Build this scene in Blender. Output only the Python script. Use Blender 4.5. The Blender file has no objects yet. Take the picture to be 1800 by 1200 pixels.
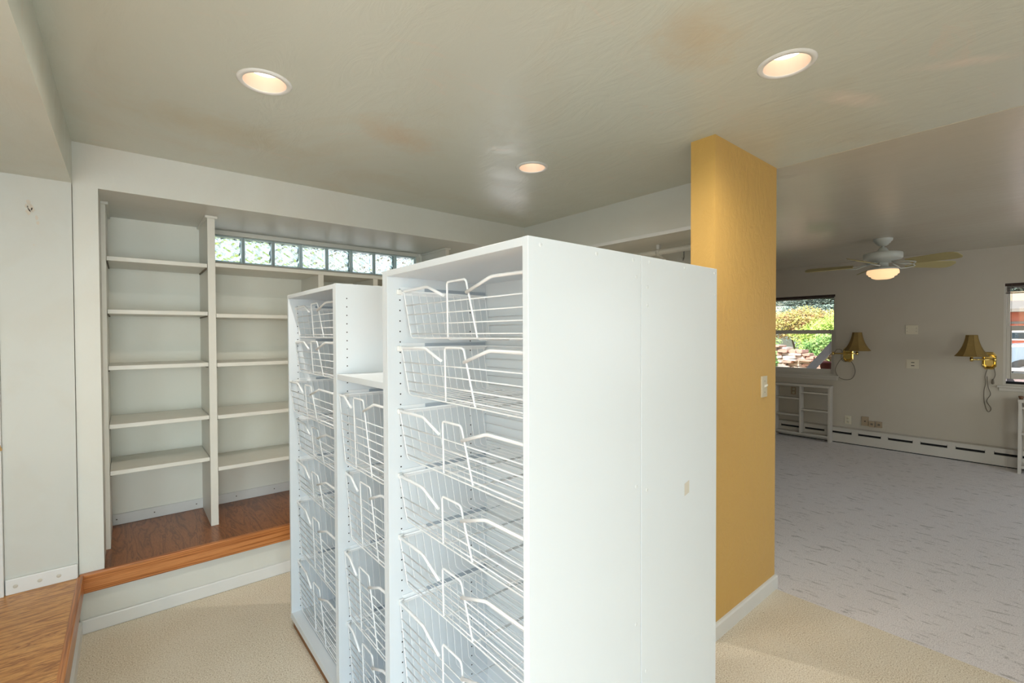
import bpy, bmesh, math, random
from mathutils import Vector, Matrix
random.seed(7)
PI = math.pi
scene = bpy.context.scene
COL = scene.collection

# ------------------------------------------------------------------ camera
CAM_H, CEIL = 1.5, 2.46
cam = bpy.data.cameras.new('camera')
cam_o = bpy.data.objects.new('camera', cam); COL.objects.link(cam_o)
cam.sensor_width = 36.0
cam.lens = 815.8 / 1800 * 36.0
cam.clip_start = 0.02; cam.clip_end = 300
_yaw, _pitch, _roll = map(math.radians, (50.25, -0.9, -0.2))
_f = Vector((math.cos(_yaw)*math.cos(_pitch), math.sin(_yaw)*math.cos(_pitch), math.sin(_pitch)))
_r = _f.cross(Vector((0, 0, 1))).normalized(); _u = _r.cross(_f)
_r2 = _r*math.cos(_roll) + _u*math.sin(_roll); _u2 = _u*math.cos(_roll) - _r*math.sin(_roll)
_m = Matrix((_r2, _u2, -_f)).transposed().to_4x4()
_m.translation = Vector((0, 0, CAM_H))
cam_o.matrix_world = _m
scene.camera = cam_o

# ------------------------------------------------------------------ light
scene.view_settings.view_transform = 'Standard'
scene.view_settings.look = 'None'
scene.view_settings.exposure = 0.22
scene.view_settings.gamma = 1.0
scene.view_settings.use_curve_mapping = False

world = bpy.data.worlds.new('sky'); scene.world = world; world.use_nodes = True
wn = world.node_tree.nodes; wl = world.node_tree.links
for n in list(wn): wn.remove(n)
w_out = wn.new('ShaderNodeOutputWorld'); w_bg = wn.new('ShaderNodeBackground'); w_sky = wn.new('ShaderNodeTexSky')
w_sky.sky_type = 'NISHITA'; w_sky.sun_disc = False
w_sky.sun_elevation = math.radians(52); w_sky.sun_rotation = math.radians(-90)
w_sky.air_density = 1.3; w_sky.dust_density = 2.5; w_sky.ozone_density = 1.0
w_bg.inputs[1].default_value = 0.42
wl.new(w_sky.outputs[0], w_bg.inputs[0]); wl.new(w_bg.outputs[0], w_out.inputs[0])

sun = bpy.data.lights.new('sun', 'SUN'); sun.energy = 7.5; sun.angle = math.radians(0.6); sun.color = (1.0, 0.95, 0.86)
sun_o = bpy.data.objects.new('sun', sun); COL.objects.link(sun_o)
sun_o.rotation_euler = Vector((0.72, -0.02, -0.9)).to_track_quat('-Z', 'Y').to_euler()

def area(name, loc, direction, sx, sy, power, color):
    l = bpy.data.lights.new(name, 'AREA'); l.shape = 'RECTANGLE'; l.size = sx; l.size_y = sy
    l.energy = power; l.color = color
    o = bpy.data.objects.new(name, l); COL.objects.link(o); o.location = loc
    o.rotation_euler = Vector(direction).to_track_quat('-Z', 'Z').to_euler()
    return o
# daylight entering by the patio doors and windows behind the camera
area('patio_daylight', (-0.30, -3.26, 1.10), (0, 1, 0), 1.8, 1.95, 98, (0.80, 0.94, 1.0))
area('side_window_daylight', (-1.42, -0.35, 1.40), (1, 0, 0), 2.3, 1.45, 46, (0.80, 0.94, 1.0))
area('den_window_daylight', (5.4, -3.26, 1.5), (0, 1, 0), 1.8, 1.15, 27, (0.85, 0.92, 1.0))

# ------------------------------------------------------------------ helpers
def lin(c):
    c = c/255.0
    return c/12.92 if c <= 0.04045 else ((c+0.055)/1.055)**2.4
def rgb(r, g, b): return (lin(r), lin(g), lin(b), 1.0)

class MB:
    def __init__(s): s.v = []; s.f = []; s.sm = []
    def add(s, vs, fs, smooth=False):
        o = len(s.v); s.v += [tuple(p) for p in vs]
        for f in fs: s.f.append(tuple(i+o for i in f)); s.sm.append(smooth)
        return s
    def box(s, x0, x1, y0, y1, z0, z1):
        x0, x1 = min(x0, x1), max(x0, x1); y0, y1 = min(y0, y1), max(y0, y1); z0, z1 = min(z0, z1), max(z0, z1)
        vs = [(x, y, z) for x in (x0, x1) for y in (y0, y1) for z in (z0, z1)]
        return s.add(vs, [(0,1,3,2), (4,6,7,5), (0,4,5,1), (2,3,7,6), (0,2,6,4), (1,5,7,3)])
    def prism(s, poly, axis, a, b):
        # poly: 2D points in the two other axes (order xyz minus axis)
        def mk(p, t):
            q = list(p); q.insert(axis, t); return tuple(q)
        n = len(poly)
        vs = [mk(p, a) for p in poly] + [mk(p, b) for p in poly]
        fs = [tuple(range(n))[::-1], tuple(range(n, 2*n))] + [(i, (i+1) % n, n+(i+1) % n, n+i) for i in range(n)]
        return s.add(vs, fs)
    def tube(s, pts, r, n=6, closed=False, caps=True):
        P = [Vector(p) for p in pts]; m = len(P); rings = []
        R = r if isinstance(r, (list, tuple)) else [r]*m
        up = None
        for i in range(m):
            a = P[i-1] if (i > 0 or closed) else P[i]
            b = P[(i+1) % m] if (i < m-1 or closed) else P[i]
            t1 = (P[i]-a); t2 = (b-P[i])
            t = Vector((0, 0, 0))
            if t1.length > 1e-9: t += t1.normalized()
            if t2.length > 1e-9: t += t2.normalized()
            if t.length < 1e-6: t = t2 if t2.length > 0 else Vector((0, 0, 1))
            t.normalize()
            if up is None:
                up = Vector((0, 0, 1)) if abs(t.z) < 0.9 else Vector((1, 0, 0))
            u = up - t*up.dot(t)
            if u.length < 1e-6: u = t.orthogonal()
            u.normalize(); up = u
            w = t.cross(u)
            rings.append([P[i] + (u*math.cos(2*PI*k/n) + w*math.sin(2*PI*k/n))*R[i] for k in range(n)])
        vs = [p for rg in rings for p in rg]; fs = []
        for i in range(m if closed else m-1):
            j = (i+1) % m
            for k in range(n):
                fs.append((i*n+k, i*n+(k+1) % n, j*n+(k+1) % n, j*n+k))
        s.add(vs, fs, True)
        if caps and not closed:
            o = len(s.v)-len(vs)
            s.f.append(tuple(o+k for k in range(n))[::-1]); s.sm.append(False)
            s.f.append(tuple(o+(m-1)*n+k for k in range(n))); s.sm.append(False)
        return s
    def lathe(s, prof, c=(0, 0, 0), n=32, smooth=True, axis='Z'):
        vs = []; fs = []
        for (r, z) in prof:
            for k in range(n):
                a = 2*PI*k/n; p = (r*math.cos(a), r*math.sin(a), z)
                if axis == 'X': p = (p[2], p[0], p[1])
                if axis == 'Y': p = (p[0], p[2], p[1])
                vs.append((p[0]+c[0], p[1]+c[1], p[2]+c[2]))
        for i in range(len(prof)-1):
            for k in range(n): fs.append((i*n+k, i*n+(k+1) % n, (i+1)*n+(k+1) % n, (i+1)*n+k))
        return s.add(vs, fs, smooth)
    def disc(s, c, r, normal, n=10):
        nz = Vector(normal).normalized(); u = nz.orthogonal().normalized(); w = nz.cross(u)
        vs = [Vector(c) + (u*math.cos(2*PI*k/n)+w*math.sin(2*PI*k/n))*r for k in range(n)]
        return s.add(vs, [tuple(range(n))])
    def mesh(s, name):
        me = bpy.data.meshes.new(name); me.from_pydata(s.v, [], s.f)
        me.polygons.foreach_set('use_smooth', s.sm); me.update(); return me
    def build(s, name, mat, parent=None, bevel=0, world=True, fix=True):
        if parent is not None and world:
            L = parent_loc(parent)
            s.v = [(p[0]-L[0], p[1]-L[1], p[2]-L[2]) for p in s.v]
        me = s.mesh(name)
        if fix:
            bm = bmesh.new(); bm.from_mesh(me); bmesh.ops.recalc_face_normals(bm, faces=bm.faces); bm.to_mesh(me); bm.free()
        me.materials.append(mat)
        o = bpy.data.objects.new(name, me); COL.objects.link(o)
        if parent is not None: o.parent = parent
        if bevel:
            b = o.modifiers.new('bevel', 'BEVEL'); b.width = bevel; b.segments = 2; b.limit_method = 'ANGLE'
        return o
def parent_loc(o):
    L = Vector((0, 0, 0))
    while o is not None: L += o.location; o = o.parent
    return L
def box(x0, x1, y0, y1, z0, z1): return MB().box(x0, x1, y0, y1, z0, z1)
def tag(o, label=None, cat=None, group=None, kind=None):
    if label: o['label'] = label
    if cat: o['category'] = cat
    if group: o['group'] = group
    if kind: o['kind'] = kind
    return o
def thing(name, loc, label, cat, group=None, rz=0):
    o = bpy.data.objects.new(name, None); COL.objects.link(o); o.location = loc; o.rotation_euler = (0, 0, rz)
    o.empty_display_size = 0.1
    return tag(o, label, cat, group)
def struct(o, label, cat): return tag(o, label, cat, None, 'structure')
def copy_tree(o, parent=None):
    c = o.copy(); COL.objects.link(c); c.parent = parent
    for ch in list(o.children): copy_tree(ch, c)
    return c

# ------------------------------------------------------------------ materials
def newmat(name):
    m = bpy.data.materials.new(name); m.use_nodes = True
    nt = m.node_tree; return m, nt, nt.nodes['Principled BSDF']
def N(nt, t, **kw):
    n = nt.nodes.new(t)
    for k, v in kw.items():
        if k.startswith('i_'): n.inputs[k[2:].replace('_', ' ')].default_value = v
        else: setattr(n, k, v)
    return n
def ramp(nt, src, stops):
    r = nt.nodes.new('ShaderNodeValToRGB'); e = r.color_ramp.elements
    while len(e) < len(stops): e.new(0.5)
    for q, (p, c) in zip(e, stops): q.position = p; q.color = c
    nt.links.new(src, r.inputs[0]); return r.outputs[0]
def coords(nt, scale=(1, 1, 1), rot=(0, 0, 0)):
    # world-space position so adjoining pieces share one pattern
    g = nt.nodes.new('ShaderNodeNewGeometry'); mp = nt.nodes.new('ShaderNodeMapping')
    mp.inputs['Scale'].default_value = scale; mp.inputs['Rotation'].default_value = rot
    nt.links.new(g.outputs['Position'], mp.inputs['Vector']); return mp.outputs[0]
def noise(nt, vec, scale, detail=4, rough=0.55, dist=0.0):
    n = nt.nodes.new('ShaderNodeTexNoise'); n.inputs['Scale'].default_value = scale
    n.inputs['Detail'].default_value = detail; n.inputs['Roughness'].default_value = rough
    n.inputs['Distortion'].default_value = dist
    nt.links.new(vec, n.inputs['Vector']); return n.outputs[0]
def mix(nt, fac, a, b):
    n = nt.nodes.new('ShaderNodeMix'); n.data_type = 'RGBA'
    if isinstance(fac, (int, float)): n.inputs[0].default_value = fac
    else: nt.links.new(fac, n.inputs[0])
    for i, c in ((6, a), (7, b)):
        if isinstance(c, tuple): n.inputs[i].default_value = c
        else: nt.links.new(c, n.inputs[i])
    return n.outputs[2]
def bump(nt, bs, h, strength, dist=0.002, prev=None):
    b = nt.nodes.new('ShaderNodeBump'); b.inputs['Strength'].default_value = strength; b.inputs['Distance'].default_value = dist
    nt.links.new(h, b.inputs['Height'])
    if prev is not None: nt.links.new(prev, b.inputs['Normal'])
    nt.links.new(b.outputs[0], bs.inputs['Normal']); return b.outputs[0]
def plain(name, c, rough=0.5, metal=0.0, vary=0.03, **kw):
    m, nt, bs = newmat(name); bs.inputs['Roughness'].default_value = rough; bs.inputs['Metallic'].default_value = metal
    v = coords(nt); f = noise(nt, v, 9.0, 3)
    d = tuple(max(0, x*(1-vary*3)) for x in c[:3])+(1,)
    nt.links.new(mix(nt, f, c, d), bs.inputs['Base Color'])
    for k, val in kw.items(): bs.inputs[k.replace('_', ' ')].default_value = val
    return m

def plaster(name, base, stain, rough=0.5, bstr=0.25, stain_amt=0.35, patch_scale=1.3, spec=0.5, stretch=(1, 1, 1)):
    m, nt, bs = newmat(name); bs.inputs['Roughness'].default_value = rough
    bs.inputs['Specular IOR Level'].default_value = spec
    v = coords(nt, stretch)
    big = ramp(nt, noise(nt, v, patch_scale, 5, 0.6, 0.8), [(0.48, (0, 0, 0, 1)), (0.75, (stain_amt,)*3+(1,))])
    nt.links.new(mix(nt, big, base, stain), bs.inputs['Base Color'])
    v2 = coords(nt, (1, 1, 0.6))
    b1 = bump(nt, bs, noise(nt, v2, 14, 4, 0.6, 1.2), bstr, 0.006)
    bump(nt, bs, noise(nt, v, 120, 2), bstr*0.4, 0.001, b1)
    return m
M = {}
M['wall'] = plaster('wall_paint', rgb(222, 222, 214), rgb(210, 202, 186), 0.45, 0.22)
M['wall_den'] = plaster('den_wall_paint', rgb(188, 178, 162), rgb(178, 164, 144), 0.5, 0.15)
M['panel'] = plaster('wall_panel_paint', rgb(242, 241, 230), rgb(234, 226, 208), 0.45, 0.06, 0.3, 2.0)
M['plywood'] = plaster('wall_plywood_paint', rgb(208, 209, 202), rgb(200, 190, 170), 0.45, 0.05, 0.3, 2.6)
M['ochre'] = plaster('ochre_paint', rgb(214, 172, 94), rgb(204, 158, 80), 0.5, 0.7, 0.3, 2.5)
M['trim'] = plain('white_trim_paint', rgb(234, 234, 231), 0.35)
M['shelfpaint'] = plain('shelf_paint', rgb(233, 231, 221), 0.4)
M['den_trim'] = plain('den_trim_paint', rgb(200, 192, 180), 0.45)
M['mel'] = plain('white_melamine', rgb(222, 228, 232), 0.32, 0, 0.006)
M['mel_in'] = plain('melamine_back', rgb(222, 227, 229), 0.4, 0, 0.01)
M['chip'] = plain('chipboard', rgb(150, 104, 62), 0.8, 0, 0.12)
M['wire'] = plain('white_coated_wire', rgb(240, 242, 243), 0.28, 0, 0.0)
M['runner'] = plain('runner_steel', rgb(168, 178, 188), 0.4, 0.0)
M['plastic'] = plain('white_plastic', rgb(238, 238, 234), 0.35)
M['ivory'] = plain('ivory_plastic', rgb(218, 208, 182), 0.4)
M['den_ivory'] = plain('aged_ivory_plastic', rgb(212, 201, 178), 0.45)
M['tanbox'] = plain('tan_plastic', rgb(172, 150, 122), 0.5)
M['hole'] = plain('dark_hole', rgb(58, 56, 54), 0.9)
M['dark'] = plain('dark_slot', rgb(18, 16, 15), 0.9)
M['brass'] = plain('polished_brass', rgb(232, 202, 124), 0.14, 1.0)
M['brown_blind'] = plain('woven_blind', rgb(70, 52, 42), 0.8, 0, 0.2)
M['steel'] = plain('bright_steel', rgb(190, 192, 194), 0.25, 1.0)
M['cord'] = plain('grey_cord', rgb(112, 102, 88), 0.6)
M['tape'] = plain('old_tape', rgb(214, 208, 194), 0.6)
M['flake'] = plain('bare_primer', rgb(214, 204, 188), 0.7, 0, 0.03)
M['chip2'] = plain('bare_wood_chip', rgb(196, 158, 104), 0.8, 0, 0.1)
M['knobwood'] = plain('old_knob', rgb(120, 84, 60), 0.5)

# ceiling: glossy off-white paint with smeared plaster patches and old water stains
BLOBS = [(2.30, 0.58, 0.20, 0.06, -0.4, 0.6, rgb(238, 226, 214)), (2.30, 0.25, 0.22, 0.05, -0.96, 0.6, rgb(236, 224, 212)), (1.45, 0.80, 0.22, 0.16, 0.3, 0.45, rgb(206, 182, 146)), (1.05, 2.1, 0.30, 0.14, 0.4, 0.45, rgb(210, 184, 150)), (0.35, 2.55, 0.4, 0.2, 0.1, 0.35, rgb(200, 182, 142))]
def ceiling_mat(name, ca, cb, cc, r0, r1, bs1=0.2, st3=(2.4, 1, 1), rot3=0.25, curl=1.4, blobs=()):
    m, nt, bs = newmat(name)
    v = coords(nt)
    st = ramp(nt, noise(nt, v, 0.9, 6, 0.62, 1.0), [(0.50, (0, 0, 0, 1)), (0.72, (0.55,)*3+(1,))])
    c1 = mix(nt, st, ca, cb)
    v2 = coords(nt, (1, 2.6, 1), (0, 0, 0.6))
    pt = ramp(nt, noise(nt, v2, 2.2, 6, 0.7, 1.6 if curl else 0.0), [(0.60, (0, 0, 0, 1)), (0.68, (0.5,)*3+(1,))])
    c2 = mix(nt, pt, c1, cc) if curl else c1
    for (bx, by, rx, ry, ang, amt, colr) in blobs:
        mp = nt.nodes.new('ShaderNodeMapping'); mp.vector_type = 'TEXTURE'
        mp.inputs['Location'].default_value = (bx, by, CEIL); mp.inputs['Rotation'].default_value = (0, 0, ang); mp.inputs['Scale'].default_value = (rx, ry, 1)
        nt.links.new(v, mp.inputs['Vector'])
        ln = nt.nodes.new('ShaderNodeVectorMath'); ln.operation = 'LENGTH'; nt.links.new(mp.outputs[0], ln.inputs[0])
        ad = nt.nodes.new('ShaderNodeMath'); ad.operation = 'MULTIPLY_ADD'; ad.inputs[1].default_value = 1.6; 
        nt.links.new(noise(nt, v, 7.0, 6, 0.7, 0.8), ad.inputs[0]); nt.links.new(ln.outputs['Value'], ad.inputs[2])
        mk = ramp(nt, ad.outputs[0], [(0.0, (amt,)*3+(1,)), (0.55, (amt,)*3+(1,)), (1.0, (0, 0, 0, 1))])
        sc2 = nt.nodes.new('ShaderNodeMath'); sc2.operation = 'MULTIPLY'; sc2.inputs[1].default_value = 0.55
        nt.links.new(ad.outputs[0], sc2.inputs[0]); nt.links.new(sc2.outputs[0], mk.node.inputs[0])
        c2 = mix(nt, mk, c2, colr)
    nt.links.new(c2, bs.inputs['Base Color'])
    rr = ramp(nt, noise(nt, v2, 1.6, 5, 0.6, 1.0), [(0.35, (r0,)*3+(1,)), (0.7, (r1,)*3+(1,))])
    nt.links.new(rr, bs.inputs['Roughness']) if curl else setattr(bs.inputs['Roughness'], 'default_value', r0); bs.inputs['Specular IOR Level'].default_value = 0.6
    v3 = coords(nt, st3, (0, 0, rot3))
    b1 = bump(nt, bs, noise(nt, v3, 3.0, 3 if curl == 0 else 6, 0.6, curl), bs1, 0.02)
    bump(nt, bs, noise(nt, v, 60, 3), 0.10, 0.002, b1)
    return m
M['ceil'] = ceiling_mat('ceiling_paint', rgb(211, 214, 202), rgb(204, 193, 168), rgb(220, 210, 196), 0.30, 0.44, blobs=BLOBS)
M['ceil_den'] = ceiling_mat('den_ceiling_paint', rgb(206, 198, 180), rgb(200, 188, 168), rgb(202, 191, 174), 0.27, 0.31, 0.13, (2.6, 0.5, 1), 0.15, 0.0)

def carpet(name, base, dark, light, scale, streak):
    m, nt, bs = newmat(name); bs.inputs['Roughness'].default_value = 0.95; bs.inputs['Specular IOR Level'].default_value = 0.1
    v = coords(nt); vs = coords(nt, (1, 1, 1) if not streak else (30, 9, 1), (0, 0, 0.18 if streak else 0))
    n1 = noise(nt, v, scale, 3, 0.7)
    c = ramp(nt, n1, [(0.34, dark), (0.50, base), (0.64, light)])
    if streak:
        sp = ramp(nt, noise(nt, vs, 1.0, 4, 0.7, 0.6), [(0.34, (0.42,)*3+(1,)), (0.43, (0, 0, 0, 1))])
        c = mix(nt, sp, c, rgb(96, 88, 78))
    else:
        sp = ramp(nt, noise(nt, v, 95, 3, 0.6), [(0.30, (0.7,)*3+(1,)), (0.39, (0, 0, 0, 1))])
        c = mix(nt, sp, c, rgb(158, 136, 106))
        bl = ramp(nt, noise(nt, v, 3, 3), [(0.4, (0, 0, 0, 1)), (0.7, (0.25,)*3+(1,))])
        c = mix(nt, bl, c, light)
    nt.links.new(c, bs.inputs['Base Color'])
    b1 = bump(nt, bs, noise(nt, v, scale*0.9, 4, 0.8), 0.45, 0.004)
    return m
M['carpet'] = carpet('beige_carpet', rgb(232, 220, 198), rgb(178, 160, 130), rgb(248, 241, 226), 190, False)
M['carpet2'] = carpet('grey_carpet', rgb(236, 230, 229), rgb(194, 188, 187), rgb(244, 240, 238), 190, True)

def oak(name, c1, c2, c3, stretch, rot=(0, 0, 0), rough=0.28, sc=1.0, dist=1.2):
    m, nt, bs = newmat(name)
    v = coords(nt, stretch, rot)
    n1 = noise(nt, v, 1.0*sc, 5, 0.55, dist)
    c = ramp(nt, n1, [(0.28, c2), (0.38, c3), (0.44, c2), (0.47, c1), (0.50, c2), (0.56, c3), (0.60, c2), (0.63, c1), (0.66, c3), (0.78, c2)])
    fine = ramp(nt, noise(nt, coords(nt, tuple(s*6 for s in stretch), rot), 3.0, 4, 0.7), [(0.40, (0.45,)*3+(1,)), (0.52, (0, 0, 0, 1))])
    c = mix(nt, fine, c, c1)
    nt.links.new(c, bs.inputs['Base Color']); bs.inputs['Roughness'].default_value = rough
    bump(nt, bs, noise(nt, coords(nt, tuple(s*6 for s in stretch), rot), 3.0, 4, 0.7), 0.12, 0.001)
    return m
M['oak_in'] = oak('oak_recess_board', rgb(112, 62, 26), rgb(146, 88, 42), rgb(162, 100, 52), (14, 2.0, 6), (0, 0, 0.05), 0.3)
M['oak_left'] = oak('oak_platform_board', rgb(150, 92, 40), rgb(204, 142, 74), rgb(222, 164, 96), (2.0, 14, 6), (0, 0, 0.22), 0.3)
M['oak_nose_x'] = oak('oak_nosing_long', rgb(146, 82, 38), rgb(198, 124, 66), rgb(214, 144, 86), (0.5, 34, 40), (0, 0, 0), 0.3, 1.0, 0.25)
M['oak_nose_y'] = oak('oak_nosing_side', rgb(146, 84, 40), rgb(198, 128, 70), rgb(214, 146, 88), (34, 0.5, 40), (0, 0, 0), 0.3, 1.0, 0.25)

def thin_glass():
    m = bpy.data.materials.new('window_glass'); m.use_nodes = True; nt = m.node_tree
    nt.nodes.remove(nt.nodes['Principled BSDF']); out = nt.nodes['Material Output']
    t = nt.nodes.new('ShaderNodeBsdfTransparent'); g = nt.nodes.new('ShaderNodeBsdfGlossy'); g.inputs['Roughness'].default_value = 0.02
    fr = nt.nodes.new('ShaderNodeFresnel'); fr.inputs[0].default_value = 1.45; mx = nt.nodes.new('ShaderNodeMixShader')
    t.inputs[0].default_value = (0.96, 0.98, 0.97, 1)
    nt.links.new(fr.outputs[0], mx.inputs[0]); nt.links.new(t.outputs[0], mx.inputs[1]); nt.links.new(g.outputs[0], mx.inputs[2])
    nt.links.new(mx.outputs[0], out.inputs[0]); return m
M['glass'] = thin_glass()
def block_glass(name, col, rough):
    m, nt, bs = newmat(name)
    bs.inputs['Base Color'].default_value = col; bs.inputs['Transmission Weight'].default_value = 1.0
    bs.inputs['Roughness'].default_value = rough; bs.inputs['IOR'].default_value = 1.45
    return m
M['blockglass'] = block_glass('wavy_block_glass', (0.96, 0.99, 0.98, 1), 0.02)
M['blockedge'] = plain('block_edge_glass', rgb(234, 247, 245), 0.35, 0, 0.02, Transmission_Weight=0.4, IOR=1.1)
def emit(name, col, s):
    m, nt, bs = newmat(name); bs.inputs['Base Color'].default_value = col
    bs.inputs['Emission Color'].default_value = col; bs.inputs['Emission Strength'].default_value = s; return m
M['bulb'] = emit('can_bulb_glow', (1.0, 0.86, 0.74, 1), 3.0)
M['baffle'] = plain('white_baffle', rgb(226, 206, 188), 0.5)
M['bowl'] = emit('fan_bowl_glow', (1.0, 0.64, 0.34, 1), 0.8)
M['fan'] = plain('fan_enamel', rgb(206, 208, 200), 0.3)
M['blade'] = plain('fan_blade', rgb(186, 172, 120), 0.45)
M['shade'] = plain('tan_lampshade', rgb(150, 122, 66), 0.8, 0, 0.12)
M['stone1'] = plain('sandstone_red', rgb(206, 164, 148), 0.85, 0, 0.15)
M['stone2'] = plain('sandstone_pale', rgb(224, 206, 194), 0.85, 0, 0.15)
M['soil'] = plain('dry_leaf_ground', rgb(170, 150, 96), 0.95, 0, 0.2)
M['gravel'] = plain('pale_gravel', rgb(206, 206, 204), 0.9, 0, 0.1)
M['pot'] = plain('maroon_pot', rgb(120, 44, 40), 0.5)
M['brace'] = plain('weathered_white_timber', rgb(214, 200, 200), 0.6, 0, 0.1)
M['salmon'] = plain('salmon_stucco', rgb(206, 120, 98), 0.8)
M['roofing'] = plain('tan_roof', rgb(196, 168, 140), 0.8)
M['shingle'] = plain('grey_shingle', rgb(120, 114, 108), 0.9)
M['car'] = plain('silver_blue_car_paint', rgb(168, 186, 204), 0.2, 0.5)
M['carglass'] = plain('car_window', rgb(40, 52, 60), 0.08)
M['tyre'] = plain('tyre_rubber', rgb(30, 30, 32), 0.8)
M['drive'] = plain('pinkish_paving', rgb(196, 170, 160), 0.9)
def leafmat(name, a, b):
    m, nt, bs = newmat(name); bs.inputs['Roughness'].default_value = 0.5
    c = ramp(nt, noise(nt, coords(nt), 6, 3), [(0.35, a), (0.65, b)])
    nt.links.new(c, bs.inputs['Base Color'])
    return m
M['leaf1'] = leafmat('bright_leaf', rgb(134, 168, 62), rgb(206, 216, 116))
M['leaf2'] = leafmat('mid_leaf', rgb(104, 148, 76), rgb(176, 202, 124))
M['leaf3'] = leafmat('blue_green_leaf', rgb(104, 126, 126), rgb(178, 194, 176))
M['leaf4'] = leafmat('russet_leaf', rgb(176, 130, 96), rgb(190, 190, 100))
M['bark'] = plain('bark', rgb(98, 80, 64), 0.9, 0, 0.2)

# ------------------------------------------------------------------ room shell
YW, YR = 3.16, 3.86           # closet-shelf wall face and back of the shelf recess
XL, XF, YB = -1.35, 7.55, -3.2
OAKZ = 0.30
# floors
struct(box(XL-0.1, 2.915, YB-0.1, 3.95, -0.12, 0).build('floor', M['carpet']), 'beige speckled loop carpet around the white basket towers', 'carpet')
struct(box(2.915, XF+0.12, YB-0.1, 3.75, -0.12, 0.0).build('floor', M['carpet2']), 'grey streaked carpet of the den beyond the ochre partition', 'carpet')
# ceiling with three round cut-outs
LIGHTS = [(0.418, 1.965), (1.826, 0.657), (1.811, 1.991)]
def ceiling():
    bm = bmesh.new()
    x0, x1, y0, y1 = XL-0.1, 2.93, YB-0.1, 3.95
    edges = []
    def loop(pts):
        vs = [bm.verts.new((p[0], p[1], CEIL)) for p in pts]
        for i in range(len(vs)): edges.append(bm.edges.new((vs[i], vs[(i+1) % len(vs)])))
    loop([(x0, y0), (x1, y0), (x1, y1), (x0, y1)])
    for c in LIGHTS: loop([(c[0]+0.08*math.cos(2*PI*k/32), c[1]+0.08*math.sin(2*PI*k/32)) for k in range(32)])
    bmesh.ops.triangle_fill(bm, use_beauty=True, use_dissolve=False, edges=edges)
    for f in bm.faces:
        if f.normal.z > 0: f.normal_flip()
    me = bpy.data.meshes.new('ceiling'); bm.to_mesh(me); bm.free(); me.materials.append(M['ceil'])
    o = bpy.data.objects.new('ceiling', me); COL.objects.link(o); return o
struct(ceiling(), 'glossy stained and patched off-white plaster ceiling', 'ceiling')
struct(box(XL-0.5, XF+0.75, YB-0.6, 4.5, 2.72, 2.85).build('roof', M['shingle']), 'flat unseen roof slab added above the ceiling to block the sun', 'roof')  # unseen slab, added to stop sun from above
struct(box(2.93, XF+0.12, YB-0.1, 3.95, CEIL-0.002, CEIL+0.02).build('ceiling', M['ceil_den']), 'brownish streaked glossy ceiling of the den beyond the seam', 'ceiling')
# lowered ceiling over the oak platform
struct(box(XL-0.1, -0.195, YB-0.1, YW+0.2, 2.25, CEIL).build('ceiling', M['ceil']), 'lowered plaster soffit over the honey oak platform', 'ceiling')
# wall with the shelf recess: jamb, header, recess back, riser
w = MB(); w.box(-0.195, -0.10, YW, YR, 0, CEIL); w.box(-0.10, 2.9, YW, YR, 2.245, CEIL)
w.box(-0.10, 2.9, YW, YR, 0, 0.28)
struct(w.build('wall_back', M['wall']), 'off-white textured plaster wall framing the shelf recess', 'wall')
GX0, GX1, GZ0, GZ1 = 0.467, 2.065, 2.018, 2.212
w = MB(); w.box(-0.195, 2.9, YR, YR+0.14, 0, GZ0); w.box(-0.195, GX0, YR, YR+0.14, GZ0, CEIL); w.box(GX1, 2.9, YR, YR+0.14, GZ0, CEIL); w.box(GX0, GX1, YR, YR+0.14, GZ1, CEIL)
struct(w.build('wall_recess', M['panel']), 'cream back wall of the shelf recess', 'wall')
# left alcove end: panel, baseboard and a sliver of shelving
struct(box(-0.445, -0.197, 3.14, 3.3, OAKZ, 2.25).build('wall_left', M['plywood']), 'white painted plywood panel with flaking spots beside the shelf recess', 'wall')
bb = box(-0.443, -0.198, 3.126, 3.14, OAKZ, OAKZ+0.072).build('baseboard_left', M['trim'], bevel=0.004)
struct(bb, 'white baseboard at the foot of the plywood panel', 'baseboard')
for x in (-0.41, -0.33, -0.265):
    d = MB().lathe([(0.0001, -0.0015), (0.008, -0.001), (0.009, 0)], (x, 3.126, OAKZ+0.036), 10, True, 'Y'); d.build('filled_screw', M['tape'], bb)
t1 = MB(); t1.box(-0.466, -0.446, 3.118, 3.30, OAKZ, 2.25)
struct(t1.build('trim_1', M['trim'], bevel=0.003), 'narrow white corner strip at the edge of the plywood panel', 'trim')
def flake(x, z, r, y, par, mat, seed):
    rn = random.Random(seed); n = 11
    pts = [(x+r*(0.55+rn.random()*0.6)*math.cos(2*PI*k/n)*0.8, y, z+r*(0.55+rn.random()*0.7)*math.sin(2*PI*k/n)*1.3) for k in range(n)]
    MB().add(pts, [tuple(range(n))]).build('paint_flake', mat, par)
wl_o = bpy.data.objects['wall_left']
for q, (x, z, r) in enumerate(((-0.345, 2.13, 0.010), (-0.338, 2.105, 0.014), (-0.330, 2.095, 0.010), (-0.345, 2.085, 0.012), (-0.318, 2.06, 0.009), (-0.315, 2.035, 0.007), (-0.352, 2.11, 0.008), (-0.33, 1.93, 0.003))):
    flake(x, z, r, 3.1392, wl_o, M['flake'], q)
for q, (x, z, r) in enumerate(((-0.452, 2.215, 0.016), (-0.455, 2.17, 0.010), (-0.452, 0.985, 0.014), (-0.456, 1.0, 0.010))):
    flake(x, z, r, 3.1172, bpy.data.objects['trim_1'], M['chip2'], 40+q)
al = thing('alcove_shelf', (-0.9, 3.3, OAKZ), 'white alcove shelving seen past the narrow corner strip', 'shelf')
box(-1.34, -0.47, 3.52, 3.54, OAKZ, 2.24).build('back_panel', M['shelfpaint'], al)
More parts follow.
